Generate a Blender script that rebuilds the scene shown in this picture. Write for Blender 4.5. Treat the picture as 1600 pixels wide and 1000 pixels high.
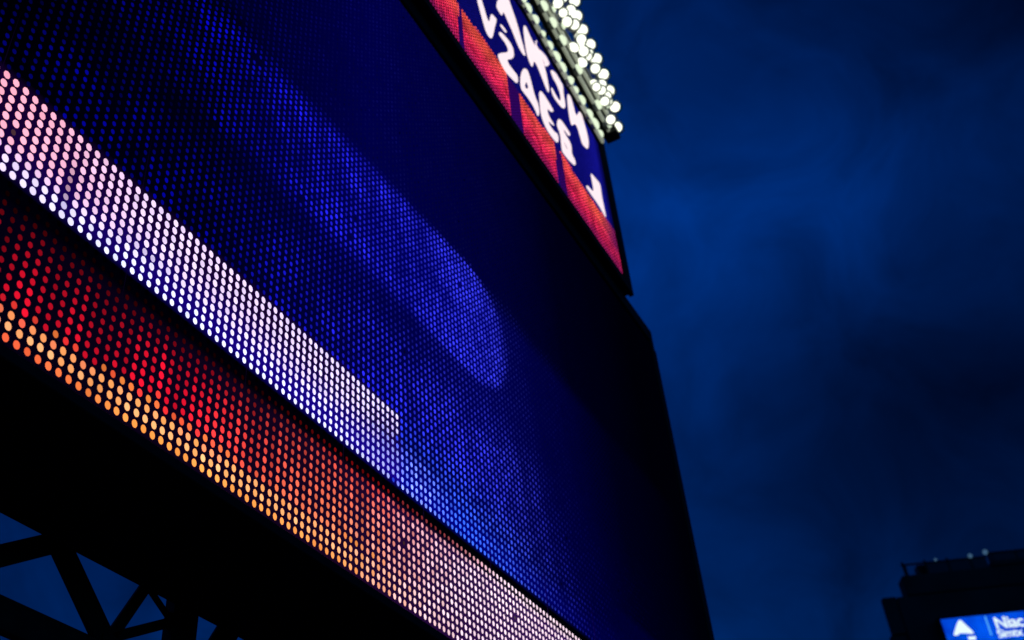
# Stadium LED video boards at dusk, seen from close below.  Units are metres; the boards run along X,
# the camera stands at the origin and looks up along +X / +Y.
import bpy, bmesh, math, random
import numpy as np
from mathutils import Vector, Matrix
from mathutils.geometry import tessellate_polygon

random.seed(7)
rng = np.random.default_rng(7)
scene = bpy.context.scene
for o in list(bpy.data.objects):
    bpy.data.objects.remove(o)
col = scene.collection

# ------------------------------------------------------------------ camera
cam_data = bpy.data.cameras.new("camera")
cam_data.sensor_width = 36.0
cam_data.lens = 39.28
cam_data.clip_start = 0.05
cam_data.clip_end = 3000
cam_data.dof.use_dof = True
cam_data.dof.focus_distance = 7.1
cam_data.dof.aperture_fstop = 1.5
cam = bpy.data.objects.new("camera", cam_data)
col.objects.link(cam)
cam.matrix_world = Matrix((
    (0.46676032, -0.53417857, -0.70483194, 0.0),
    (-0.88087791, -0.35170546, -0.31679232, 0.0),
    (-0.07866957, 0.76873697, -0.63470826, 1.6),
    (0, 0, 0, 1)))
scene.camera = cam

# ------------------------------------------------------------------ sky: dusk, broken cloud
world = bpy.data.worlds.new("World")
scene.world = world
world.use_nodes = True
nt = world.node_tree
nt.nodes.clear()
N, L = nt.nodes, nt.links


def math_node(op, a, b=None, c=None, clamp=False):
    n = N.new("ShaderNodeMath")
    n.operation = op
    n.use_clamp = clamp
    for i, v in enumerate((a, b, c)):
        if v is None:
            continue
        if isinstance(v, (int, float)):
            n.inputs[i].default_value = v
        else:
            L.new(v, n.inputs[i])
    return n.outputs[0]


tc = N.new("ShaderNodeTexCoord")
nz = N.new("ShaderNodeTexNoise")
nz.inputs["Scale"].default_value = 4.5
nz.inputs["Detail"].default_value = 4
nz.inputs["Roughness"].default_value = 0.5
L.new(tc.outputs["Generated"], nz.inputs["Vector"])
sub = N.new("ShaderNodeVectorMath"); sub.operation = 'SUBTRACT'
L.new(nz.outputs["Color"], sub.inputs[0]); sub.inputs[1].default_value = (0.5, 0.5, 0.5)
scl = N.new("ShaderNodeVectorMath"); scl.operation = 'SCALE'
L.new(sub.outputs[0], scl.inputs[0]); scl.inputs["Scale"].default_value = 0.08
add = N.new("ShaderNodeVectorMath"); add.operation = 'ADD'
L.new(tc.outputs["Generated"], add.inputs[0]); L.new(scl.outputs[0], add.inputs[1])
nrm = N.new("ShaderNodeVectorMath"); nrm.operation = 'NORMALIZE'
L.new(add.outputs[0], nrm.inputs[0])
# clear patches and cloud banks: direction in the sky, brightness there
PATCHES = [((0.597, 0.121, 0.793), 0.15), ((0.628, 0.047, 0.777), 0.08), ((0.672, -0.015, 0.74), 0.06),
           ((0.674, -0.118, 0.729), 0.024), ((0.666, 0.098, 0.739), 0.10), ((0.701, 0.028, 0.713), 0.07),
           ((0.728, 0.159, 0.667), 0.21), ((0.736, 0.089, 0.672), 0.24), ((0.741, 0.028, 0.671), 0.36),
           ((0.743, -0.032, 0.669), 0.11), ((0.764, -0.073, 0.642), 0.17), ((0.784, -0.025, 0.621), 0.036),
           ((0.781, -0.109, 0.614), 0.035), ((0.763, 0.182, 0.621), 0.15), ((0.779, 0.104, 0.618), 0.065),
           ((0.818, 0.013, 0.575), 0.036), ((0.86, -0.047, 0.508), 0.018), ((0.809, 0.155, 0.567), 0.10),
           ((0.808, 0.213, 0.549), 0.09), ((0.843, 0.149, 0.517), 0.026), ((0.863, 0.085, 0.497), 0.017),
           ((0.863, 0.228, 0.452), 0.075), ((0.894, 0.191, 0.405), 0.07), ((0.898, 0.03, 0.439), 0.032),
           ((0.568, 0.7, 0.434), 0.045), ((0.48, 0.116, 0.87), 0.12), ((0.911, 0.145, 0.386), 0.05)]
num, den = 0.004 * 0.08, 0.004
for d, b in PATCHES:
    dp = N.new("ShaderNodeVectorMath"); dp.operation = 'DOT_PRODUCT'
    L.new(nrm.outputs[0], dp.inputs[0])
    dp.inputs[1].default_value = Vector(d).normalized()
    k = math_node('EXPONENT', math_node('MULTIPLY', math_node('SUBTRACT', dp.outputs["Value"], 1.0), 300.0))
    num = math_node('MULTIPLY_ADD', k, b, num)
    den = math_node('ADD', k, den)
cloud = math_node('DIVIDE', num, den)
nz2 = N.new("ShaderNodeTexNoise")
nz2.inputs["Scale"].default_value = 9.0
nz2.inputs["Detail"].default_value = 7
nz2.inputs["Roughness"].default_value = 0.55
nz2.inputs["Distortion"].default_value = 0.6
L.new(nrm.outputs[0], nz2.inputs["Vector"])
cloud = math_node('MULTIPLY', cloud, math_node('MULTIPLY_ADD', nz2.outputs["Fac"], 1.7, 0.16))
sky = N.new("ShaderNodeTexSky")
sky.sky_type = 'NISHITA'
sky.sun_disc = False
sky.sun_elevation = math.radians(4.0)
sky.sun_rotation = math.radians(200)
tint = N.new("ShaderNodeMix"); tint.data_type = 'RGBA'; tint.blend_type = 'MULTIPLY'
tint.inputs[0].default_value = 1.0
L.new(sky.outputs[0], tint.inputs[6])
SKY_TINT = (0.0, 0.18, 1.0, 1)
tint.inputs[7].default_value = SKY_TINT
bg = N.new("ShaderNodeBackground")
L.new(tint.outputs[2], bg.inputs["Color"])
SKY_GAIN = 0.97
L.new(math_node('MULTIPLY', cloud, SKY_GAIN), bg.inputs["Strength"])
wo = N.new("ShaderNodeOutputWorld")
L.new(bg.outputs[0], wo.inputs["Surface"])

scene.view_settings.view_transform = 'Standard'
scene.view_settings.look = 'None'
scene.view_settings.exposure = 0
scene.view_settings.gamma = 1
scene.view_settings.use_curve_mapping = False


# ------------------------------------------------------------------ materials
def mat(name, color, rough=0.6, metal=0.0, noise=None, bump=0.0):
    m = bpy.data.materials.new(name)
    m.use_nodes = True
    t = m.node_tree
    b = t.nodes["Principled BSDF"]
    b.inputs["Base Color"].default_value = (*color, 1)
    b.inputs["Roughness"].default_value = rough
    b.inputs["Metallic"].default_value = metal
    b.inputs["Specular IOR Level"].default_value = 0.2
    if noise:
        n = t.nodes.new("ShaderNodeTexNoise"); n.inputs["Scale"].default_value = noise
        n.inputs["Detail"].default_value = 6
        tcn = t.nodes.new("ShaderNodeTexCoord")
        t.links.new(tcn.outputs["Object"], n.inputs["Vector"])
        r = t.nodes.new("ShaderNodeValToRGB")
        r.color_ramp.elements[0].position = 0.3
        r.color_ramp.elements[1].position = 0.75
        r.color_ramp.elements[0].color = (*[c * 0.65 for c in color], 1)
        r.color_ramp.elements[1].color = (*[min(1, c * 1.35) for c in color], 1)
        t.links.new(n.outputs["Fac"], r.inputs["Fac"])
        t.links.new(r.outputs["Color"], b.inputs["Base Color"])
        if bump:
            bp = t.nodes.new("ShaderNodeBump"); bp.inputs["Strength"].default_value = bump
            t.links.new(n.outputs["Fac"], bp.inputs["Height"])
            t.links.new(bp.outputs["Normal"], b.inputs["Normal"])
    return m


def emissive(name, source, strength, base=(0.004, 0.004, 0.005), rough=0.4, sample=False):
    """source: 'attribute' (colour attribute 'glow'), 'object' (object colour) or an rgb tuple."""
    m = bpy.data.materials.new(name)
    m.use_nodes = True
    t = m.node_tree
    b = t.nodes["Principled BSDF"]
    b.inputs["Base Color"].default_value = (*base, 1)
    b.inputs["Roughness"].default_value = rough
    b.inputs["Emission Strength"].default_value = strength
    b.inputs["Specular IOR Level"].default_value = 0.08
    if source == 'attribute':
        a = t.nodes.new("ShaderNodeAttribute"); a.attribute_name = "glow"
        t.links.new(a.outputs["Color"], b.inputs["Emission Color"])
    elif source == 'object':
        a = t.nodes.new("ShaderNodeObjectInfo")
        t.links.new(a.outputs["Color"], b.inputs["Emission Color"])
    else:
        b.inputs["Emission Color"].default_value = (*source, 1)
    if not sample:
        m.cycles.emission_sampling = 'NONE'
    return m


M_CAB = mat("black_cabinet_paint", (0.010, 0.010, 0.011), 0.8, 0, 3.0, 0.05)
M_TRUSS = mat("dark_steel", (0.02, 0.02, 0.022), 0.6, 0.3, 6.0, 0.1)
M_RAIL = mat("galvanised_rail", (0.42, 0.43, 0.40), 0.45, 0.5, 20.0, 0.1)
M_DARK = mat("dark_rubber", (0.02, 0.02, 0.02), 0.8)
M_ASPH = mat("asphalt", (0.05, 0.05, 0.052), 0.9, 0, 2.0, 0.3)
M_WALL = mat("dark_cladding", (0.03, 0.03, 0.035), 0.8, 0, 0.4)
M_GLASS = mat("railing_glass", (0.03, 0.05, 0.06), 0.1)
M_LED = emissive("led_lens_stuff", 'attribute', 1.0)
M_LED1 = emissive("led_lens", 'object', 1.0)
M_FACE = emissive("led_panel_face", 'attribute', 1.0, rough=0.9)  # haze between the lamps is painted on the faces as emission
for m_ in (M_FACE, M_LED, M_LED1):
    m_.node_tree.nodes["Principled BSDF"].inputs["Specular IOR Level"].default_value = 0.0


# ------------------------------------------------------------------ helpers
def link(o, parent=None, label=None, category=None, group=None, kind=None):
    col.objects.link(o)
    if parent is not None:
        o.parent = parent
    if label: o["label"] = label
    if category: o["category"] = category
    if group: o["group"] = group
    if kind: o["kind"] = kind
    return o


def empty(name, loc, rotz=0.0, **kw):
    o = bpy.data.objects.new(name, None)
    o.empty_display_size = 0.3
    o.location = loc
    o.rotation_euler = (0, 0, rotz)
    return link(o, **kw)


def mesh_obj(name, verts, faces, material, parent=None, origin=(0, 0, 0), smooth=False, **kw):
    me = bpy.data.meshes.new(name)
    ox, oy, oz = origin
    me.from_pydata([(x - ox, y - oy, z - oz) for x, y, z in verts], [], faces)
    me.materials.append(material)
    if smooth:
        me.polygons.foreach_set("use_smooth", [True] * len(me.polygons))
    me.update()
    o = bpy.data.objects.new(name, me)
    o.location = origin
    return link(o, parent, **kw)


def box_geo(x0, x1, y0, y1, z0, z1, base=0):
    v = [(x0, y0, z0), (x1, y0, z0), (x1, y1, z0), (x0, y1, z0),
         (x0, y0, z1), (x1, y0, z1), (x1, y1, z1), (x0, y1, z1)]
    f = [(0, 3, 2, 1), (4, 5, 6, 7), (0, 1, 5, 4), (1, 2, 6, 5), (2, 3, 7, 6), (3, 0, 4, 7)]
    return v, [tuple(i + base for i in q) for q in f]


def bevel_mesh(o, w=0.01, seg=1):
    bm = bmesh.new()
    bm.from_mesh(o.data)
    bmesh.ops.bevel(bm, geom=list(bm.edges), offset=w, segments=seg, affect='EDGES')
    bm.to_mesh(o.data)
    bm.free()


def box(name, x0, x1, y0, y1, z0, z1, material, parent=None, bevel=0.0, **kw):
    c = ((x0 + x1) / 2, (y0 + y1) / 2, (z0 + z1) / 2)
    v, f = box_geo(x0, x1, y0, y1, z0, z1)
    o = mesh_obj(name, v, f, material, parent, c, **kw)
    if bevel:
        bevel_mesh(o, bevel)
    return o


def beam(name, a, b, w, dpt, material, parent=None, bevel=0.008):
    """rectangular bar from a to b, w wide across, dpt deep along Y (for bars in an XZ plane)."""
    a, b = Vector(a), Vector(b)
    d = (b - a); ln = d.length; d.normalize()
    side = d.cross(Vector((0, 1, 0)))
    if side.length < 1e-3:
        side = Vector((1, 0, 0))
    side.normalize()
    up = side.cross(d).normalized()
    v = []
    for t in (0, ln):
        for s, u in ((-1, -1), (1, -1), (1, 1), (-1, 1)):
            v.append(tuple(a + d * t + side * s * w / 2 + up * u * dpt / 2))
    f = [(0, 1, 2, 3), (7, 6, 5, 4), (0, 4, 5, 1), (1, 5, 6, 2), (2, 6, 7, 3), (3, 7, 4, 0)]
    m = (a + b) / 2
    o = mesh_obj(name, v, f, material, parent, tuple(m))
    bm = bmesh.new(); bm.from_mesh(o.data)
    bmesh.ops.recalc_face_normals(bm, faces=bm.faces)
    if bevel:
        bmesh.ops.bevel(bm, geom=list(bm.edges), offset=bevel, segments=1, affect='EDGES')
    bm.to_mesh(o.data); bm.free()
    return o


def smoothstep(a, b, x):
    t = np.clip((x - a) / (b - a), 0, 1)
    return t * t * (3 - 2 * t)


def vnoise(x, y, seed=0):
    """smooth value noise, 0..1"""
    r = np.random.default_rng(seed).random((128, 128))
    xi = np.floor(x).astype(int); yi = np.floor(y).astype(int)
    fx = x - xi; fy = y - yi
    fx = fx * fx * (3 - 2 * fx); fy = fy * fy * (3 - 2 * fy)
    g = lambda i, j: r[i % 128, j % 128]
    return ((g(xi, yi) * (1 - fx) + g(xi + 1, yi) * fx) * (1 - fy)
            + (g(xi, yi + 1) * (1 - fx) + g(xi + 1, yi + 1) * fx) * fy)


def srgb(r, g, b):
    c = np.array([r, g, b]) / 255.0
    return np.where(c <= 0.04045, c / 12.92, ((c + 0.055) / 1.055) ** 2.4)


def lens_template(radius, depth, n=8):
    """a low round LED lens facing -Y"""
    v, f = [], []
    for k in range(n):
        a = 2 * math.pi * k / n
        v.append((radius * math.cos(a), 0, radius * math.sin(a)))
    for k in range(n):
        a = 2 * math.pi * k / n
        v.append((radius * 0.68 * math.cos(a), -depth, radius * 0.68 * math.sin(a)))
    for k in range(n):
        f.append((k, (k + 1) % n, n + (k + 1) % n, n + k))
    f.append(tuple(range(n, 2 * n)))
    return np.array(v), f


def lens_field(name, xs, zs, y, cols, radius, depth, n, parent, material, squash=(1.0, 1.0)):
    tv, tf = lens_template(1.0, depth, n)
    K = len(xs); nv = len(tv)
    co = np.empty((K, nv, 3))
    rs = np.broadcast_to(radius, (K,))[:, None]
    co[:, :, 0] = tv[:, 0] * rs * squash[0] + xs[:, None]
    co[:, :, 1] = tv[:, 1] + y
    co[:, :, 2] = tv[:, 2] * rs * squash[1] + zs[:, None]
    loops = np.concatenate([np.array(q) for q in tf])
    sizes = np.array([len(q) for q in tf])
    all_loops = (loops[None, :] + (np.arange(K) * nv)[:, None]).ravel()
    all_sizes = np.tile(sizes, K)
    me = bpy.data.meshes.new(name)
    me.vertices.add(K * nv); me.vertices.foreach_set("co", co.ravel())
    me.loops.add(len(all_loops)); me.loops.foreach_set("vertex_index", all_loops.astype(np.int32))
    me.polygons.add(len(all_sizes))
    starts = np.concatenate([[0], np.cumsum(all_sizes)[:-1]])
    me.polygons.foreach_set("loop_start", starts.astype(np.int32))
    me.polygons.foreach_set("loop_total", all_sizes.astype(np.int32))
    me.update(calc_edges=True)
    at = me.color_attributes.new("glow", 'FLOAT_COLOR', 'POINT')
    c4 = np.ones((K, nv, 4)); c4[:, :, :3] = cols[:, None, :]
    at.data.foreach_set("color", c4.ravel())
    me.materials.append(material)
    o = bpy.data.objects.new(name, me)
    return link(o, parent, kind="stuff")


def face_panels(parent, x0, z0, px, pz, nx, nz, y, cells, glow, thick=0.05, gap=0.004):
    """module faces, each a panel of its own with the haze between lamps painted as emission per vertex"""
    for i in range(nx):
        for j in range(nz):
            a0, a1 = x0 + i * px + gap / 2, x0 + (i + 1) * px - gap / 2
            b0, b1 = z0 + j * pz + gap / 2, z0 + (j + 1) * pz - gap / 2
            gx, gz = np.meshgrid(np.linspace(a0, a1, cells + 1), np.linspace(b0, b1, cells + 1), indexing='ij')
            gx, gz = gx.ravel(), gz.ravel()
            cx, cz = (a0 + a1) / 2, (b0 + b1) / 2
            v = [(X - cx, 0, Z - cz) for X, Z in zip(gx, gz)]
            n = cells + 1
            f = [(p * n + q, (p + 1) * n + q, (p + 1) * n + q + 1, p * n + q + 1)
                 for p in range(cells) for q in range(cells)]
            base = len(v)                                   # returns to the cabinet at the panel's rim
            v += [(a0 - cx, thick, b0 - cz), (a1 - cx, thick, b0 - cz), (a1 - cx, thick, b1 - cz), (a0 - cx, thick, b1 - cz)]
            c00, c10, c11, c01 = 0, cells * n, cells * n + cells, cells
            f += [(c00, base, base + 1, c10), (c10, base + 1, base + 2, c11), (c11, base + 2, base + 3, c01), (c01, base + 3, base, c00)]
            me = bpy.data.meshes.new("face_panel")
            me.from_pydata(v, [], f); me.update()
            at = me.color_attributes.new("glow", 'FLOAT_COLOR', 'POINT')
            c4 = np.zeros((len(v), 4)); c4[:, 3] = 1
            c4[:base, :3] = glow(gx, gz)
            at.data.foreach_set("color", c4.ravel())
            me.materials.append(M_FACE)
            o = bpy.data.objects.new("face_panel", me)
            o.location = (cx, y, cz)
            link(o, parent)


# ------------------------------------------------------------------ ground
g = mesh_obj("ground", [(-1500, -1500, 0), (1500, -1500, 0), (1500, 1500, 0), (-1500, 1500, 0)], [(0, 1, 2, 3)], M_ASPH, kind="structure")

# ------------------------------------------------------------------ lower board: what it shows
Y0 = 4.0                      # front of the lower board
P = 0.0700                    # lamp pitch
LX0, LX1 = -1.0, 14.33        # lit field
LZ0, LZ1 = 5.25, 12.94


def show_lower(x, z, lamps=True):
    """picture on the lower board, board metres -> linear rgb"""
    u = x / 4.0; w = (z - 1.6) / 4.0
    out = np.zeros((len(x), 3))
    n_f = vnoise(x * 4.2, z * 4.2, 1); n_c = vnoise(x * 0.9, z * 1.1, 2)
    n_col = vnoise(x / P * 0.9, z * 0.35, 3); n_s = rng.random(len(x)) if lamps else np.full(len(x), .5)
    # --- deep blue ground with a long rounded bar in it
    ww = w - 0.055 * (np.clip(u, 0, 2.2) - 1.2) + 0.01
    inb = np.where(u < 1.975, np.abs(ww - 1.80), np.hypot(u - 1.975, (ww - 1.80))) - 0.012 * smoothstep(1.2, 2.0, u)
    bar = 1 - smoothstep(0.110 + .055 * smoothstep(1.3, 2., u), 0.192, inb + 0.012 * (n_s - .5))
    above = smoothstep(1.95, 2.0, ww) * (1 - bar)
    lvl_bar = np.interp(u, [0.6, 0.9, 1.2, 1.5, 1.9, 2.2], [0.15, 0.36, 0.54, 0.64, 0.72, 0.68])
    lvl_bar *= 0.55 + 0.8 * n_c
    lvl_bar *= np.interp(np.abs(ww - 1.80), [0, .1, .165], [.75, 1.0, 1.25])
    lvl_mid = np.interp(u, [0.5, 0.9, 1.3, 1.7, 2.1, 2.35, 2.7, 3.2], [0.12, 0.16, 0.34, 0.62, 0.46, 0.13, 0.035, 0.012])
    lvl_mid *= (0.5 + 0.9 * n_c) * np.interp(w, [1.33, 1.45, 1.57, 1.64], [1.35, 1.10, 0.50, 0.40])
    lvl_top = np.interp(u, [0.6, 1.0, 1.5, 2.0, 2.6, 3.3], [0.07, 0.08, 0.05, 0.022, 0.009, 0.004])
    blue = bar * lvl_bar + (1 - bar) * (above * lvl_top + (1 - above) * lvl_mid)
    blue *= np.interp(u, [1.1, 1.5], [1.0, 1.28])
    mott = np.interp(u, [0.8, 1.5], [0.85, 0.35])
    blue *= (1 - mott) + mott * (0.15 + 1.5 * n_f)
    blue *= np.interp(u, [2.2, 2.5, 2.8, 3.2], [1, 0.75, 0.4, 0.15])
    blue *= 0.72 + 0.56 * vnoise(x / P * .31 + z * .8, z * 0.6, 5)
    blue *= (0.62 + 0.76 * n_s)
    # lit edge just over the black line, to the right of the white stripe
    edge = smoothstep(1.50, 1.70, u) * (1 - smoothstep(1.8, 2.5, u)) * (1 - smoothstep(1.15, 1.38, w))
    blue += 0.55 * edge * (0.8 + 0.4 * n_s)
    out[:, 2] = blue
    out[:, 0] = blue * np.interp(u, [0.9, 1.4, 2.2, 2.8], [0.002, 0.02, 0.05, 0.0])
    out[:, 1] = blue * np.interp(u, [0.9, 1.4, 2.2, 2.8], [0.002, 0.02, 0.06, 0.0]) + 0.10 * edge * blue
    # --- white stripe
    top = 1.322 + 0.010 * smoothstep(0.66, 0.60, u)
    st = (w > 1.150) & (w < top) & (u < 1.605 + 0.02 * np.clip((w - 1.28) / .04, -1, 1) + 0.10 * smoothstep(1.30, 1.15, w) * (n_s - .3))
    cool = np.clip(smoothstep(1.235, 1.16, w) * smoothstep(0.55, 0.9, u) + smoothstep(1.0, 1.6, u) * .5, 0, 1)
    pinkl = np.clip(smoothstep(0.92, 0.60, u) * smoothstep(1.17, 1.22, w), 0, 1)
    white = (np.outer(1 - cool, [0.94, 0.76, 1.15]) + np.outer(cool, [0.95, 1.0, 1.6]))
    white = white * (1 - pinkl[:, None]) + np.outer(pinkl, [1.25, 0.50, 0.66])
    white *= (0.88 + 0.25 * n_s)[:, None]
    for (du, dw, ru, rw, k) in ((0.735, 1.215, .010, .055, .75), (0.885, 1.205, .05, .006, .70), (1.10, 1.20, .03, .006, .5),
                                (1.35, 1.235, .02, .01, .4), (1.47, 1.19, .04, .006, .45)):
        white *= (1 - k * np.exp(-((u - du) / ru) ** 2 - ((w - dw) / rw) ** 2))[:, None]
    fade = smoothstep(1.36, 1.66, u + 0.05 * (n_s - .5)) * smoothstep(1.285, 1.19, w)
    fade = np.clip(fade + smoothstep(1.47, 1.60, u + 0.06 * (n_s - .5)) * np.exp(-((w - 1.245) / 0.035) ** 2), 0, 1)
    white = white * (1 - .78 * fade)[:, None] + np.outer(fade, [0.12, 0.18, 0.75])
    out[st] = white[st]
    right = (w > 1.150) & (w < 1.30) & ~st & (u > 1.59) & (u < 1.9)
    k = (1 - smoothstep(1.60, 1.86, u)) * (1 - smoothstep(1.17, 1.28, w))
    out[right] += (np.outer(k, [0.45, 0.50, 0.9]) * (0.4 + n_s)[:, None])[right]
    # --- black line, then the red to white band
    out[(w <= 1.150) & (w > 1.126)] = 0
    rd = w <= 1.126
    t = np.clip((1.126 - w) / (1.126 - 0.912), 0, 1)              # 0 at the top row, 1 at the bottom row
    lvl = np.interp(t, [0, .12, .35, .7, 1], [.015, .06, .45, .85, 1.0])
    lvl = lvl * (0.42 + 0.95 * n_col) * (0.85 + 0.3 * n_s)
    lvl *= np.interp(u, [0.6, 0.9, 1.2], [0.8, 1.15, 1.3])
    red = np.outer(lvl, [1.0, 0.008, 0.035])
    bot = smoothstep(0.968, 0.938, w - 0.020 * np.clip(u - 0.75, 0, 1) + 0.02 * (n_s - .5) + 0.02 * (n_f - .5))
    orange = np.outer((0.85 + 0.45 * n_f) * (.85 + .3 * n_s), [1.15, 0.36, 0.06])
    midrow = np.exp(-((w - 0.937) / 0.016) ** 2) * (0.6 + .6 * n_f)
    orange = orange + np.outer(midrow * (0.3 + n_s * .7), [0.1, .30, .28])
    orange = orange * (1 - np.outer(smoothstep(.93, .915, w) * smoothstep(.95, .7, u), [0.0, .55, .2]))
    a = bot * np.interp(u, [.6, .75, 1.0], [0.75, 0.95, 1.0])
    cR = red * (1 - a[:, None]) + orange * a[:, None]
    mid = smoothstep(1.02, 1.55, u + 0.16 * (t - .45) + 0.10 * (n_col - .5))
    warm = np.outer(1 - t, [1.0, 0.06, 0.07]) + np.outer(t, [1.25, 0.42, 0.17])
    warm = warm * ((0.70 + 0.45 * n_s) * (0.70 + 0.5 * n_col))[:, None]
    cR = cR * (1 - (mid * (1 - bot * .7))[:, None]) + warm * (mid * (1 - bot * .7))[:, None]
    pale = smoothstep(1.45, 1.92, u + 0.10 * (t - .4) + 0.12 * (n_s - .5))
    wh = np.outer(0.85 + 0.35 * n_s, [1.2, 0.88, 1.05])
    cR = cR * (1 - pale[:, None]) + wh * pale[:, None]
    toprow = smoothstep(1.098, 1.120, w) * (1 - smoothstep(1.75, 2.05, u))
    cR *= (1 - .80 * toprow)[:, None]
    cR[:, 1:] *= (1 - .75 * toprow)[:, None]
    cR *= np.interp(u, [2.2, 3.0, 3.6], [1, .8, .6])[:, None]
    out[rd] = cR[rd]
    return np.clip(out, 0, 3)


def glow_lower(x, z):
    u = x / 4.0; w = (z - 1.6) / 4.0
    out = np.zeros((len(x), 3))
    b = np.interp(u, [0.6, 1.0, 1.5, 2.0, 2.4, 2.9, 3.5], [0.001, 0.006, 0.050, 0.080, 0.042, 0.009, 0.0015])
    up = smoothstep(1.95, 2.02, w)
    b = b * (1 - up) + up * np.interp(u, [0.6, 1.1, 1.5, 2.0, 2.6, 3.3], [0.002, 0.022, 0.060, 0.040, 0.008, 0.0015])
    wc = w - 0.055 * (np.clip(u, 0, 2.2) - 1.2) + 0.01
    ic = np.where(u < 1.975, np.abs(wc - 1.80), np.hypot(u - 1.975, wc - 1.80))
    b = b + (1 - smoothstep(.15, .2, ic)) * np.interp(u, [1.0, 1.5, 2.0], [0, .03, .055])
    st = (w > 1.14) & (w < 1.335)
    bb = 0.026 + smoothstep(1.29, 1.16, w) * np.interp(u, [.6, .9, 1.3, 1.7, 2.0, 2.5, 3], [.01, .14, .22, .27, .16, .03, .004])
    b = np.where(st, np.maximum(b, bb), b)
    out[:, 2] = b
    out[:, 0] = np.where(st & (u < 1.6), 0.007, 0.0)
    blk = (w <= 1.150) & (w > 1.118)
    out[blk] = (0.0, 0.0, 0.0012)
    rd = w <= 1.118
    k = np.interp(u, [0.6, 1.2, 1.8, 2.4, 3.2], [0.0, 0.004, 0.015, 0.03, .02])
    out[rd] = (np.outer(k, [1.0, 0.12, 0.5]) + np.outer(np.interp(u, [.6, 1.4, 2.0, 2.6], [.004, .01, .055, .10]), [.1, .02, 1]))[rd]
    return out


# ------------------------------------------------------------------ lower board: the thing
lower = empty("led_video_board", (6.7, Y0, 5.12),
              label="large lower video board showing blue field, white stripe and red band of LED dots", category="video board")


def adopt(root, before):
    """children were built in world coordinates: keep them in place under the root"""
    inv = Matrix.Translation(-Vector(root.location)) if root.rotation_euler.z == 0 else None
    for o in list(col.objects):
        if o not in before and o.parent == root and inv is not None:
            o.location = Vector(o.location) - Vector(root.location)


mark = set(col.objects)
CX0, CX1, CZ0, CZ1 = -1.3, 14.507, 5.12, 13.24
box("cabinet", CX0 + .02, CX1 - .02, Y0 + 0.06, Y0 + 1.12, CZ0, CZ1, M_CAB, lower, bevel=0.012)
box("bezel", CX0, CX1, Y0 - 0.02, Y0 + 0.055, CZ0 - .003, LZ0 - 0.06, M_CAB, lower, bevel=0.006)
box("bezel", CX0, CX1, Y0 - 0.02, Y0 + 0.055, LZ1 + 0.03, CZ1 + .003, M_CAB, lower, bevel=0.006)
box("bezel", LX1 + 0.02, CX1, Y0 - 0.02, Y0 + 0.055, LZ0 - 0.055, LZ1 + 0.025, M_CAB, lower, bevel=0.006)
box("bezel", CX0, LX0 - 0.03, Y0 - 0.02, Y0 + 0.055, LZ0 - 0.055, LZ1 + 0.025, M_CAB, lower, bevel=0.006)
# underside ribs of the cabinet
for i in range(16):
    x = CX0 + 0.5 + i * 1.0
    box("underside_rib", x - 0.03, x + 0.03, Y0 + 0.12, Y0 + 1.02, CZ0 - 0.025, CZ0 - 0.002, M_CAB, lower)
nx, nz_ = 219, 110
face_panels(lower, LX0 - P / 2 + P / 2 - P * .5, LZ0 - P / 2, P * 16, P * 11, 14, 10, Y0 + 0.004, 8, glow_lower)
gx, gz = np.meshgrid(LX0 + P * np.arange(nx), LZ0 + P * np.arange(nz_), indexing='ij')
gx, gz = gx.ravel(), gz.ravel()
jit = rng.normal(0, 0.0012, (2, len(gx)))
cols = show_lower(gx, gz)
R_LED = 0.0205
mod = np.random.default_rng(3).normal(1, .05, (20, 20))[((gx - LX0) / (P * 16)).astype(int), ((gz - LZ0) / (P * 11)).astype(int)]
dead = rng.random(len(gx)) < 0.0012                       # failed lamps
cols = cols * mod[:, None] * np.where(dead, .06, 1.0)[:, None]
lum = cols.max(1)
rad = R_LED * np.interp(lum, [0.1, 0.75, 1.0], [0.86, 1.04, 1.17]) * np.where(cols[:, 2] > cols[:, 0] * 1.5, .90, 1.03) * np.where((gz - 1.6) / 4 < 1.14, .93, 1.0) * np.interp(gx / 4, [1.0, 1.9], [1.0, 0.86])  # brighter lamps get wider lenses, bloom put into the shape
# which lamps stand largest in the photograph: nearest to the lens among those in frame
mw = np.array(cam.matrix_world)[:3, :3]
rel = np.stack([gx, np.full_like(gx, Y0), gz - 1.6], 1) @ mw
fx, fy = rel[:, 0] / -rel[:, 2] * 39.28, rel[:, 1] / -rel[:, 2] * 39.28
vis = (np.abs(fx) < 18) & (np.abs(fy) < 11.25) & (rel[:, 2] < 0)
score = np.where(vis, np.linalg.norm(rel, axis=1), 1e9) - 0.6 * (cols.max(1) > .08)
near = np.zeros(len(gx), bool)
near[np.argsort(score)[:300]] = True
tv, tf = lens_template(R_LED, 0.005, 12)
lens_me = bpy.data.meshes.new("led_lamp")
lens_me.from_pydata([tuple(v) for v in tv], [], tf); lens_me.materials.append(M_LED1); lens_me.update()
for i in np.nonzero(near)[0]:
    o = bpy.data.objects.new("led_lamp", lens_me)
    o.location = (gx[i] + jit[0, i], Y0, gz[i] + jit[1, i])
    o.color = (*[float(c) for c in cols[i]], 1)
    o.scale = (rad[i] / R_LED * 0.90, 1, rad[i] / R_LED * 1.16)
    link(o, lower)
far_ = ~near
lens_field("led_lamp_rows", gx[far_] + jit[0, far_], gz[far_] + jit[1, far_], Y0, cols[far_], rad[far_], 0.005, 8, lower, M_LED, (0.90, 1.22))
adopt(lower, mark)

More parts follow.
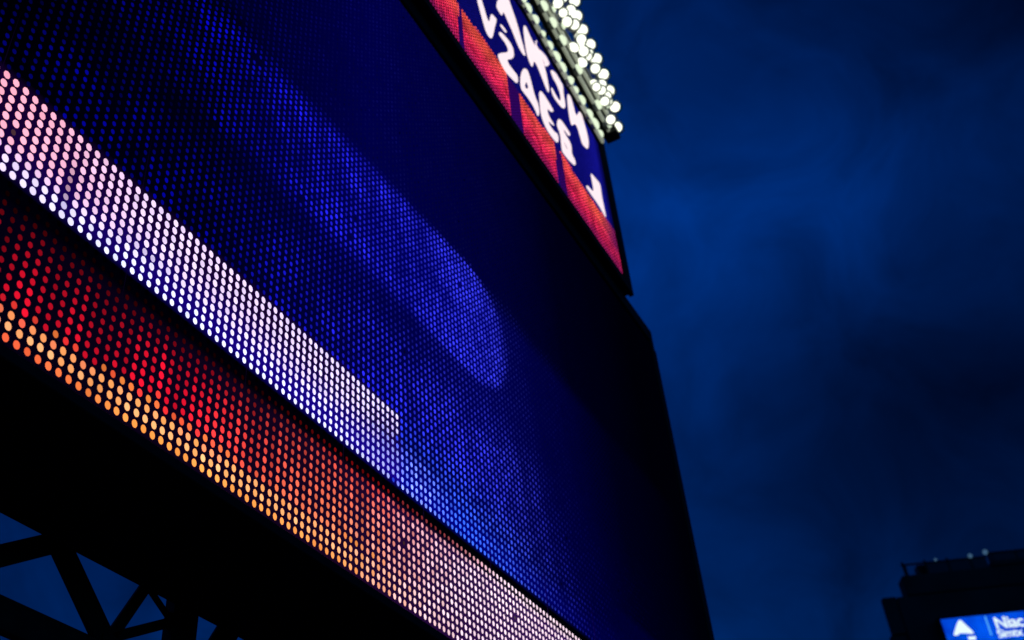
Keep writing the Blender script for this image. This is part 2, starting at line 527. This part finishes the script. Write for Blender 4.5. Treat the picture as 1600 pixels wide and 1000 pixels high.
# ------------------------------------------------------------------ upper board
GLYPHS = [
   [(8.49, 15.25), (8.68, 15.49), (8.7, 15.44), (8.79, 15.24), (8.85, 15.08), (8.9, 15.29), (8.97, 15.47), (9.09, 15.52), (9.2, 15.54), (9.07, 15.17), (8.94, 14.74), (8.82, 14.65), (8.71, 14.68), (8.65, 14.81), (8.57, 15.04)] ,
   [(9.28, 16.24), (9.76, 16.84), (9.78, 16.72), (9.87, 16.58), (9.98, 16.39), (10.08, 16.06), (10.17, 15.81), (10.12, 15.67), (9.95, 15.64), (9.81, 15.74), (9.7, 15.88), (9.57, 15.97), (9.47, 16.07), (9.42, 15.89), (9.36, 15.83), (9.21, 15.85), (9.18, 15.91)] ,
   [(9.24, 15.52), (9.31, 15.61), (9.52, 15.64), (9.49, 15.54), (9.43, 15.48), (9.25, 15.46)] ,
   [(9.16, 15.23), (9.23, 15.34), (9.51, 15.46), (9.68, 15.43), (9.69, 15.21), (9.58, 15.0), (9.36, 14.75), (9.52, 14.77), (9.73, 14.81), (9.7, 14.58), (9.62, 14.49), (9.46, 14.43), (9.28, 14.36), (9.12, 14.4), (9.02, 14.49), (9.05, 14.62), (9.45, 15.09), (9.41, 15.18), (9.28, 15.16), (9.17, 15.15)] ,
   [(9.81, 14.98), (9.97, 15.31), (10.13, 15.42), (10.21, 15.33), (10.26, 15.14), (10.3, 14.96), (10.43, 14.84), (10.38, 14.53), (10.27, 14.43), (10.22, 14.54), (10.04, 14.57), (9.86, 14.54), (9.75, 14.52), (9.74, 14.7)] ,
   [(10.48, 15.3), (10.62, 15.43), (10.8, 15.42), (10.95, 15.41), (11.06, 15.36), (11.01, 15.27), (10.9, 15.16), (10.78, 15.13), (10.77, 14.99), (10.9, 14.97), (11.0, 14.94), (10.92, 14.85), (10.74, 14.78), (10.76, 14.75), (10.89, 14.75), (11.03, 14.84), (11.1, 14.76), (11.02, 14.53), (10.87, 14.46), (10.63, 14.44), (10.49, 14.51), (10.41, 14.65), (10.43, 14.94)] ,
   [(11.07, 15.12), (11.16, 15.32), (11.28, 15.43), (11.43, 15.46), (11.58, 15.46), (11.69, 15.43), (11.64, 15.31), (11.57, 15.25), (11.45, 15.24), (11.38, 15.23), (11.41, 15.19), (11.58, 15.18), (11.65, 15.07), (11.59, 14.85), (11.68, 14.85), (11.72, 14.76), (11.66, 14.61), (11.43, 14.51), (11.23, 14.47), (11.1, 14.48), (11.12, 14.69), (11.15, 14.95), (11.07, 15.01)] ,
   [(11.05, 15.95), (11.1, 16.07), (11.24, 16.01), (11.4, 15.99), (11.48, 16.2), (11.42, 16.38), (11.21, 16.41), (11.16, 16.59), (11.42, 16.79), (11.57, 16.76), (11.75, 16.74), (11.68, 16.45), (11.7, 16.16), (11.62, 15.98), (11.47, 15.84), (11.21, 15.78), (11.08, 15.81)] ,
   [(10.17, 16.64), (10.33, 16.81), (10.45, 16.7), (10.57, 16.62), (10.71, 16.61), (10.9, 16.62), (10.95, 16.45), (11.01, 16.16), (11.02, 15.79), (10.94, 15.64), (10.83, 15.67), (10.67, 15.87), (10.52, 16.03), (10.42, 15.74), (10.33, 15.64), (10.18, 15.78), (10.15, 16.05)] ,
   [(10.62, 16.81), (10.81, 16.91), (10.73, 16.66), (10.84, 16.77), (11.1, 16.87), (11.23, 16.78), (11.25, 16.71), (11.03, 16.38), (10.87, 16.36), (10.91, 16.52), (10.72, 16.46), (10.59, 16.52)] ,
   [(11.82, 16.63), (11.94, 16.76), (12.06, 16.76), (12.11, 16.55), (12.14, 16.38), (12.24, 16.55), (12.37, 16.76), (12.51, 16.75), (12.55, 16.54), (12.61, 16.36), (12.62, 16.12), (12.49, 15.79), (12.31, 15.7), (12.18, 15.68), (12.13, 15.88), (12.07, 16.03), (11.98, 15.95), (11.89, 15.82), (11.8, 15.76), (11.75, 15.83), (11.75, 16.15)] ,
   [(11.97, 14.48), (12.08, 14.63), (12.34, 14.67), (12.36, 14.89), (12.34, 15.17), (12.56, 15.23), (12.84, 15.3), (12.78, 14.93), (12.82, 14.48), (12.76, 14.39), (12.54, 14.48), (12.13, 14.45)] ,
]

HOLES = {4: [(9.906, 14.745), (10.023, 14.814), (10.077, 14.919), (10.021, 15.01)],
         6: [(11.265, 14.874), (11.359, 14.783), (11.421, 14.797), (11.379, 14.862)]}
BARS = [(2.0, 7.88, 7.93), (8.0, 9.30, 9.34), (9.66, 10.80, 10.85), (11.08, 13.3, 13.3)]   # red blocks along the foot of the picture
Y1 = 3.88
UX0, UX1, UZ0, UZ1 = 1.9, 13.15, 13.43, 17.05
PU = 0.062


def show_upper(x, z, lamps=True):
    n_s = rng.random(len(x)) if lamps else np.full(len(x), .5)
    n_f = vnoise(x * 2.2, z * 3.1, 11)
    out = np.outer(0.85 + 0.3 * n_s, [0.004, 0.004, 0.17])
    out *= np.interp(x, [9, 12, 12.9, 13.1], [1, 1.2, 2.0, .6])[:, None]
    t = np.clip((z - UZ0) / 1.0, 0, 1)
    for k, (a, b0, b1) in enumerate(BARS):
        e = b0 + (b1 - b0) * t
        top = 14.42 + 0.03 * np.sin(x * 3)
        m = (x > a - 0.02 * t) & (x < e) & (z < top)
        base = np.outer(0.80 + .45 * n_s, [1.45, 0.038, 0.17])
        hot = np.outer(np.full(len(x), 1.0), [1.65, 0.17, 0.12])
        h = np.clip(smoothstep(.35, .95, t) * 0.9 * (0.5 + n_f), 0, 1)
        c = base * (1 - h[:, None]) + hot * h[:, None]
        c = c * (0.40 + 1.0 * vnoise(x / PU * .5 + z * 3, z / PU * .5, 21))[:, None]
        purp = np.clip(smoothstep(0.42, 0.0, t) * .85 + (smoothstep(12.3, 13.1, x) * smoothstep(.1, .7, t)) * .95
                       + (smoothstep(7.4, 6.6, x) * .3), 0, 1)
        c = c * (1 - purp[:, None]) + np.outer(purp, [0.26, 0.010, 0.16])
        out[m] = c[m]
    gapm = (z < 14.42)
    for a, b in ((9.34, 9.66), (10.85, 11.08), (7.93, 8.0)):
        m = gapm & (x >= a) & (x <= b)
        out[m] = (0.035, 0.002, 0.14)
    return out


def glow_upper(x, z):
    s = show_upper(x, z, False)
    return s * np.where(s[:, :1] > .1, 0.04, 0.42)


upper = empty("led_video_board", (7.6, Y1, 13.223),
              label="smaller upper video board with slanting white letters over glowing red blocks", category="video board")
mark = set(col.objects)
box("cabinet", 1.55, 13.44, Y1 + 0.05, Y1 + 0.9, 13.26, 17.22, M_CAB, upper, bevel=0.01)
box("bezel", 1.5, 13.46, Y1 - 0.03, Y1 + 0.045, 13.223, UZ0 - 0.05, M_CAB, upper, bevel=0.006)
box("bezel", 1.5, 13.46, Y1 - 0.03, Y1 + 0.045, UZ1 + 0.02, 17.25, M_CAB, upper, bevel=0.006)
box("bezel", UX1 + 0.055, 13.46, Y1 - 0.03, Y1 + 0.045, UZ0 - 0.047, UZ1 + 0.017, M_CAB, upper, bevel=0.006)
box("bezel", 1.5, UX0 - 0.05, Y1 - 0.03, Y1 + 0.045, UZ0 - 0.047, UZ1 + 0.017, M_CAB, upper, bevel=0.006)
face_panels(upper, UX0 - .03, UZ0 - .03, (UX1 - UX0 + .06) / 12, (UZ1 - UZ0 + .04) / 4, 12, 4, Y1 + 0.003, 16, glow_upper)
ux, uz = np.meshgrid(np.arange(UX0, UX1, PU), np.arange(UZ0, UZ1, PU), indexing='ij')
ux, uz = ux.ravel(), uz.ravel()
lens_field("led_lamp_rows", ux, uz, Y1, show_upper(ux, uz), 0.018, 0.008, 6, upper, M_LED)


def chaikin(p, n=2):
    for _ in range(n):
        q = []
        for i in range(len(p)):
            a, b = p[i], p[(i + 1) % len(p)]
            q.append((a[0] * .75 + b[0] * .25, a[1] * .75 + b[1] * .25))
            q.append((a[0] * .25 + b[0] * .75, a[1] * .25 + b[1] * .75))
        p = q
    return p


def inset(p, d):
    area = sum(p[i][0] * p[(i + 1) % len(p)][1] - p[(i + 1) % len(p)][0] * p[i][1] for i in range(len(p)))
    s = 1 if area > 0 else -1
    out = []
    for i in range(len(p)):
        a, c = Vector(p[i - 1]), Vector(p[(i + 1) % len(p)])
        t = (c - a)
        if t.length < 1e-6:
            out.append(p[i]); continue
        t.normalize()
        out.append((p[i][0] - t.y * d * s, p[i][1] + t.x * d * s))
    return out


def flat_shape(name, loops, y, depth, material, parent):
    """closed outline (with holes) in the XZ plane, given real thickness along +Y"""
    flat = [pt for lp in loops for pt in lp]
    tris = tessellate_polygon([[Vector((a, b, 0)) for a, b in lp] for lp in loops])
    n = len(flat)
    v = [(a, y, b) for a, b in flat] + [(a, y + depth, b) for a, b in flat]
    f = [tuple(t) for t in tris] + [tuple(i + n for i in reversed(t)) for t in tris]
    s = 0
    for lp in loops:
        for i in range(len(lp)):
            j = (i + 1) % len(lp)
            f.append((s + i, s + j, s + j + n, s + i + n))
        s += len(lp)
    xs_ = [a for a, b in flat]; zs_ = [b for a, b in flat]
    o = mesh_obj(name, v, f, material, parent, (sum(xs_) / n, y, sum(zs_) / n))
    bm = bmesh.new(); bm.from_mesh(o.data)
    bmesh.ops.recalc_face_normals(bm, faces=bm.faces)
    bm.to_mesh(o.data); bm.free()
    return o


M_LETTER = emissive("lit_lettering", (1.0, 0.83, 0.88), 1.05)
for i, gl in enumerate(GLYPHS):
    loops = [inset(chaikin(gl), {8: 0.04, 9: 0.05}.get(i, 0.026))]
    if i in HOLES:
        loops.append(chaikin(HOLES[i], 1))
    flat_shape("letter", loops, Y1 - 0.014, 0.004, M_LETTER, upper)
adopt(upper, mark)

# ------------------------------------------------------------------ floodlight rack over the upper board
rack = empty("floodlight_rack", (12.0, 3.75, 17.26),
             label="rack of glaring greenish white floodlights along the upper board's top edge", category="floodlights")
mark = set(col.objects)
M_BULB = emissive("floodlight_lens", (0.96, 1.0, 0.80), 1.9, sample=True)
M_BULB2 = emissive("floodlight_lens_dim", (0.86, 1.0, 0.72), 1.0, sample=True)
M_REFL = mat("halo_reflector_white", (0.8, 0.8, 0.76), 0.5)
M_RAIL_GLOW = emissive("rail_glow", (0.60, 0.66, 0.48), 0.34, base=(.5, .5, .48))  # emission painted on the rails in place of lamp light falling there


def uv_ball(r, n=14, m=7):
    v = [(0, 0, r)]; f = []
    for i in range(1, m):
        for k in range(n):
            a = math.pi * i / m; b = 2 * math.pi * k / n
            v.append((r * math.sin(a) * math.cos(b), r * math.sin(a) * math.sin(b), r * math.cos(a)))
    v.append((0, 0, -r))
    for k in range(n):
        f.append((0, 1 + k, 1 + (k + 1) % n))
    for i in range(m - 2):
        for k in range(n):
            a = 1 + i * n + k; b = 1 + i * n + (k + 1) % n
            f.append((a, a + n, b + n, b))
    s = 1 + (m - 2) * n
    for k in range(n):
        f.append((s + k, len(v) - 1, s + (k + 1) % n))
    return v, f


def lathe_y(profile, n=14):
    v = []; f = []
    for y, r in profile:
        for k in range(n):
            a = 2 * math.pi * k / n
            v.append((r * math.cos(a), y, r * math.sin(a)))
    for i in range(len(profile) - 1):
        for k in range(n):
            f.append((i * n + k, i * n + (k + 1) % n, (i + 1) * n + (k + 1) % n, (i + 1) * n + k))
    f.append(tuple(range(n - 1, -1, -1))); f.append(tuple((len(profile) - 1) * n + k for k in range(n)))
    return v, f


def make_mesh(name, vf, m, smooth=True):
    me = bpy.data.meshes.new(name)
    me.from_pydata(vf[0], [], vf[1]); me.materials.append(m)
    if smooth:
        me.polygons.foreach_set("use_smooth", [True] * len(me.polygons))
    me.update()
    return me


REFL = make_mesh("halo_reflector", lathe_y([(-0.04, 0.125), (-0.02, 0.122), (0.035, 0.09), (0.05, 0.03), (0.07, 0.03), (0.055, 0.10), (-0.02, 0.132)]), M_REFL)  # dish added to spread a soft halo round each bright lens
HOUSING = make_mesh("floodlight", lathe_y([(0.0, 0.085), (0.03, 0.088), (0.10, 0.06), (0.14, 0.035)]), M_RAIL)
LENS = {True: make_mesh("lens", uv_ball(0.094), M_BULB), False: make_mesh("lens", uv_ball(0.055), M_BULB2)}


def floodlight(x, y, z, bright, s=1.0, stretch=1.0):
    h = bpy.data.objects.new("floodlight", HOUSING)
    h.location = (x, y, z); h.scale = (s, s, s)
    if bright:                                            # aimed down at the ground in front of the boards
        d = Vector((-x + random.uniform(-1, 1), -y, 1.6 - z)).normalized()
        h.rotation_euler = Vector((0, -1, 0)).rotation_difference(d).to_euler()
    link(h, rack)
    l = bpy.data.objects.new("lens", LENS[bright])
    l.location = (0, -0.03 if bright else -0.015, 0)
    l.scale = (stretch, 1, 1)
    l.rotation_euler = (0, 0.17, 0)
    link(l, h)
    if bright:
        r = bpy.data.objects.new("halo_reflector", REFL)
        r.location = (0, -0.005, 0)
        link(r, h)


def rail(a, b, w, h, material, name="rail"):
    return beam(name, a, b, h, w, material, rack, 0.01)


def lerp(a, b, t):
    return tuple(a[i] + (b[i] - a[i]) * t for i in range(3))


RA = ((10.29, 3.80, 17.16), (13.23, 3.80, 16.72))
RB = ((10.67, 3.72, 17.78), (13.48, 3.72, 17.22))
RC = ((10.80, 3.66, 17.93), (13.60, 3.66, 17.50))
for (a, b), mt, hh in ((RA, M_RAIL_GLOW, .15), (RB, M_RAIL_GLOW, .12), (RC, M_RAIL_GLOW, .13)):
    a2 = lerp(a, b, -0.55)
    rail(a2, b, 0.05, hh, mt, "glow_rail")
    rail((a2[0], a2[1] + .07, a2[2]), (b[0] + .04, b[1] + .07, b[2] - .005), 0.07, hh + .07, M_DARK, "channel")
for t in np.arange(-0.5, 1.0, 0.085):
    p = lerp(*RA, t + random.uniform(-.01, .01)); floodlight(p[0], p[1] - .02, p[2] + random.uniform(-.03, .03), False, random.uniform(.8, 1.2), random.uniform(1.1, 2.1))
for t in (-.4, -.25, -.1, 0.05, .17, .30, .52, .80, .95):
    p = lerp(*RB, t); floodlight(p[0], p[1] - .03, p[2], False, 1.25, 1.5)
for t in (-.4, -.2, -.05, 0.09, .22, .38, .50, .68, .86):
    p = lerp(*RC, t); floodlight(p[0], p[1] - .06, p[2], t in (.38, .50, .68), .8, 1.3)
OUTER = [(10.9, 3.38, 19.05), (11.2, 3.39, 19.0), (11.5, 3.41, 19.0), (11.848, 3.42, 18.995), (11.823, 3.43, 18.519), (12.085, 3.45, 18.424), (12.469, 3.47, 18.445),
         (12.782, 3.49, 18.393), (13.126, 3.51, 18.33), (13.401, 3.54, 18.153), (13.688, 3.57, 18.002), (13.706, 3.62, 17.462)]
INNER = [(11.278, 3.56, 18.33), (11.475, 3.56, 18.286), (11.605, 3.56, 18.178), (11.6, 3.56, 18.9), (12.468, 3.56, 18.164),
         (12.286, 3.56, 18.107), (12.202, 3.56, 18.2), (12.133, 3.56, 18.348), (12.921, 3.56, 18.348),
         (12.656, 3.56, 17.482), (12.951, 3.56, 17.706), (13.018, 3.56, 17.466), (13.163, 3.56, 17.1),
         (13.22, 3.56, 17.825), (12.7, 3.56, 18.38), (11.91, 3.56, 18.43)]
for p in OUTER:
    floodlight(*p, True, 1.02)
for p in INNER:
    floodlight(*p, True, random.uniform(.7, .95))
for i in range(3, len(OUTER) - 1):                        # second tier just inside the outer one
    a, c = OUTER[i], OUTER[i + 1]
    floodlight((a[0] + c[0]) / 2 - .13, (a[1] + c[1]) / 2 + .06, (a[2] + c[2]) / 2 - .16, True, .92)
rail((10.2, 3.66, 18.95), (13.0, 3.62, 18.30), 0.06, 0.05, M_RAIL)
rail((13.0, 3.62, 18.30), (13.72, 3.70, 17.45), 0.06, 0.05, M_RAIL)
rail((10.2, 3.70, 18.45), (13.15, 3.68, 17.95), 0.05, 0.05, M_RAIL)
rail((11.3, 3.70, 18.1), (13.3, 3.70, 17.75), 0.05, 0.05, M_RAIL)
for t in np.linspace(-0.4, 0.98, 7):
    a, c = lerp(*RA, t), lerp(*RC, t)
    rail((a[0], 3.93, 17.245), (c[0], 3.80, c[2] + .6), 0.05, 0.05, M_TRUSS, "upright")
    rail((a[0], 3.90, a[2] + .5), (a[0], 3.86, a[2]), 0.03, 0.04, M_TRUSS, "bracket")
box("end_plate", 13.50, 13.74, 3.60, 3.86, 17.16, 17.34, M_DARK, rack, bevel=0.01)
box("end_plate", 13.2, 13.62, 3.74, 3.95, 17.20, 17.30, M_DARK, rack, bevel=0.01)
adopt(rack, mark)

# ------------------------------------------------------------------ steel truss that carries the lower board
truss = empty("support_truss", (5.6, 5.3, 0.0),
              label="black steel support truss with braces and leg beneath the lower video board", category="truss")
mark = set(col.objects)
TY = 5.3
tr = lambda name, a, b, w, d=0.05: beam(name, (a[0], TY, a[1]), (b[0], TY, b[1]), w, d, M_TRUSS, truss)
tr("chord", (-1.2, 4.65), (14.4, 4.65), 0.205, 0.07)
tr("chord", (-1.2, 5.42), (14.4, 5.42), 0.20, 0.07)
nodes = [3.49 - 1.49 * k for k in range(1, 4)][::-1] + [3.49]
for n in nodes:
    tr("brace", (n + .06, 4.667), (n + 1.02, 5.318), 0.135)
    tr("brace", (n + 0.87, 5.32), (n + 1.49, 4.728), 0.168)
tr("brace", (4.93, 4.72), (5.25, 5.32), 0.085, 0.04)
tr("brace", (5.23, 5.28), (5.60, 5.06), 0.05, 0.03)
tr("brace", (4.96, 4.80), (5.60, 5.165), 0.07, 0.04)
tr("brace", (6.19, 5.42), (5.79, 4.72), 0.20, 0.04)
for n in [7.4 + 1.49 * k for k in range(5)]:
    tr("brace", (n - .75, 5.35), (n, 4.72), 0.13)
    tr("brace", (n, 4.72), (n + .72, 5.35), 0.13)
for x in (-0.9, 5.60, 12.2):
    if x == 5.60:
        beam("leg", (x + 0.0, TY, 0), (x, TY, 5.33), 0.25, 0.10, M_TRUSS, truss)
    else:
        beam("leg", (x, TY, 0), (x, TY, 5.33), 0.25, 0.10, M_TRUSS, truss)
for x, z, w in ((4.97, 4.74, .09), (5.22, 5.27, .05), (5.50, 5.12, .05), (3.49, 4.74, .09), (4.45, 5.33, .08)):
    o = box("gusset_plate", x - w, x + w, TY - .040, TY - .030, z - w * .7, z + w * .7, M_TRUSS, truss)
# bolts on the gussets
bolt_me = make_mesh("bolt", lathe_y([(0, .010), (-.012, .010), (-.014, .006)], 6), M_TRUSS, False)
for x, z in ((4.93, 4.76), (5.01, 4.76), (4.93, 4.71), (5.01, 4.71), (5.20, 5.26), (5.24, 5.26), (5.48, 5.11), (5.52, 5.13)):
    o = bpy.data.objects.new("bolt", bolt_me); o.location = (x, TY - .040, z); link(o, truss)
# ties from the truss up into the cabinet's back, so the board is carried
for x in (-0.6, 3.0, 6.6, 10.2, 13.8):
    box("hanger", x - .06, x + .06, TY - .17, TY + .05, 5.53, 6.2, M_TRUSS, truss)
adopt(truss, mark)

# posts behind that carry the upper board
frame = empty("upper_support_frame", (7.5, 5.0, 0.0),
              label="dark steel posts standing behind both video boards", category="frame")
mark = set(col.objects)
for x in (1.9, 8.8, 11.9):
    box("post", x - .15, x + .15, 5.55, 5.85, 0, 17.0, M_TRUSS, frame, bevel=.01)
    box("arm", x - .08, x + .08, 4.79, 5.55, 16.2, 16.36, M_TRUSS, frame)
    box("arm", x - .08, x + .08, 4.79, 5.55, 13.9, 14.06, M_TRUSS, frame)
adopt(frame, mark)

# ------------------------------------------------------------------ far stand with its own small screen
ROT = math.atan2(-0.91210643, 0.40995349)
HD = Vector((0.91210643, 0.40995349, 0)); RT = Vector((0.40995349, -0.91210643, 0))
stand = empty("stadium_stand", tuple(HD * 60 + RT * 30), ROT,
              label="dark far stadium stand with stepped roof and railing, at lower right", category="stand")


def sbox(name, a0, a1, b0, b1, z0, z1, m, parent=None, bevel=0.0):
    # a along the facade, b away from the camera, both in stand coordinates (facade at b = 0)
    return box(name, a0 - 30, a1 - 30, b0, b1, z0, z1, m, parent or stand, bevel)


sbox("wall", 20.1, 60, 0.35, 1.35, 0, 28.05, M_WALL, bevel=.05)
sbox("roof", 20.75, 60, 0.3, 1.3, 28.06, 29.28, M_WALL, bevel=.05)
sbox("roof", 26.0, 60, 0.25, 1.25, 29.285, 29.62, M_WALL, bevel=.04)
sbox("side_tower", 19.15, 20.08, 0.5, 0.9, 0, 25.9, M_WALL, bevel=.05)
sbox("side_tower", 19.30, 20.09, 0.4, 0.8, 25.905, 28.12, M_WALL, bevel=.05)
for i in range(12):                                   # facade fins
    a = 30.5 + i * 2.4
    sbox("fin", a - .08, a + .08, 0.05, 0.34, 6, 26.8, M_WALL)
for a in (21.1, 22.4, 23.7, 25.0, 26.3, 27.7, 29.1, 30.5, 31.9, 33.3, 34.7):
    sbox("railing_post", a - .05, a + .05, 0.5, 0.6, 29.285 if a < 25.9 else 29.625, 30.2, M_TRUSS)
sbox("handrail", 21.0, 25.95, 0.48, 0.62, 30.0, 30.06, M_TRUSS)
sbox("handrail", 26.0, 36.0, 0.48, 0.62, 30.205, 30.26, M_TRUSS)
for a0, a1 in zip((22.45, 23.75, 25.05, 26.35, 27.75, 29.15), (23.65, 24.95, 25.9, 27.65, 29.05, 30.45)):
    sbox("glass_pane", a0, a1, 0.53, 0.56, 29.3 if a0 < 25.9 else 29.65, 29.98 if a0 < 25.9 else 30.18, M_GLASS)
sbox("mast", 26.20, 26.32, 0.8, 0.92, 29.63, 30.55, M_TRUSS)
sbox("mast", 21.28, 21.36, 0.8, 0.9, 29.29, 30.15, M_TRUSS)
sbox("cabinet_box", 22.0, 22.6, 0.9, 1.5, 29.29, 30.1, M_TRUSS)
M_RLAMP = emissive("roof_lamp_glass", (0.05, 0.12, 0.22), 0.8)
lamp_me = make_mesh("roof_lamp", uv_ball(.13, 10, 6), M_RLAMP)
for a, z, s in ((23.02, 30.12, .6), (25.05, 30.13, 1.0), (25.97, 30.27, 1.15)):
    o = bpy.data.objects.new("roof_lamp", lamp_me); o.location = (a - 30, 0.45, z); o.scale = (s, s, s)
    link(o, stand)

screen = empty("advertising_screen", tuple(HD * 59.8 + RT * 27), ROT,
               label="small bright blue screen with white triangular emblem on the far stand", category="screen")


def pbox(name, a0, a1, b0, b1, z0, z1, m, bevel=0.0):
    return box(name, a0 - 27, a1 - 27, b0, b1, z0, z1, m, screen, bevel)


M_SCR = emissive("blue_screen", (0.0, 0.075, 0.85), 1.0)
t = M_SCR.node_tree
nn = t.nodes.new("ShaderNodeTexNoise"); nn.inputs["Scale"].default_value = 0.9
rp = t.nodes.new("ShaderNodeValToRGB")
rp.color_ramp.elements[0].position = .3; rp.color_ramp.elements[1].position = .7
rp.color_ramp.elements[0].color = (0.0, 0.040, 0.58, 1); rp.color_ramp.elements[1].color = (0.0, 0.095, 0.88, 1)
tcx = t.nodes.new("ShaderNodeTexCoord")
t.links.new(tcx.outputs["Object"], nn.inputs["Vector"])
t.links.new(nn.outputs["Fac"], rp.inputs["Fac"])
t.links.new(rp.outputs["Color"], t.nodes["Principled BSDF"].inputs["Emission Color"])
pbox("housing", 21.75, 32.2, 0.02, 0.52, 23.2, 26.40, M_CAB, .03)
pbox("display_panel", 21.91, 32.0, -0.02, 0.015, 23.4, 26.24, M_SCR)
M_WTXT = emissive("screen_white", (0.80, 0.97, 1.0), 1.05)
M_CBAR = emissive("screen_cyan", (0.08, 0.42, 1.0), 1.0)


def pflat(name, pts, m):
    return flat_shape(name, [[(a - 27, z) for a, z in pts]], -0.035, 0.01, m, screen)


pflat("emblem", chaikin([(22.81, 26.07), (22.99, 26.09), (23.07, 25.91), (23.44, 25.33), (23.36, 25.23), (23.15, 25.29),
                         (22.67, 25.36), (22.55, 25.24), (22.31, 25.26), (22.37, 25.39)], 1), M_WTXT)
pflat("emblem", [(23.03, 25.11), (23.47, 25.09), (23.41, 24.90), (23.04, 24.92)], M_WTXT)
pflat("divider_bar", [(24.31, 26.15), (24.39, 26.16), (24.37, 25.06), (24.28, 25.05)], M_CBAR)


def lettering(text, a, z, size, m):
    cu = bpy.data.curves.new("lettering", 'FONT')
    cu.body = text; cu.size = size; cu.offset = size * 0.018; cu.extrude = 0.005
    cu.space_character = 0.93
    tmp = bpy.data.objects.new("lettering", cu)
    col.objects.link(tmp)
    bpy.context.view_layer.update()
    me = bpy.data.meshes.new_from_object(tmp.evaluated_get(bpy.context.evaluated_depsgraph_get()))
    bpy.data.objects.remove(tmp)
    me.materials.clear(); me.materials.append(m)
    o = bpy.data.objects.new("lettering", me)
    o.location = (a - 27, -0.03, z); o.rotation_euler = (math.pi / 2, 0, 0)
    link(o, screen)


lettering("Niac", 24.70, 25.40, 0.92, M_WTXT)
lettering("Simtx", 24.66, 24.88, 0.64, M_WTXT)
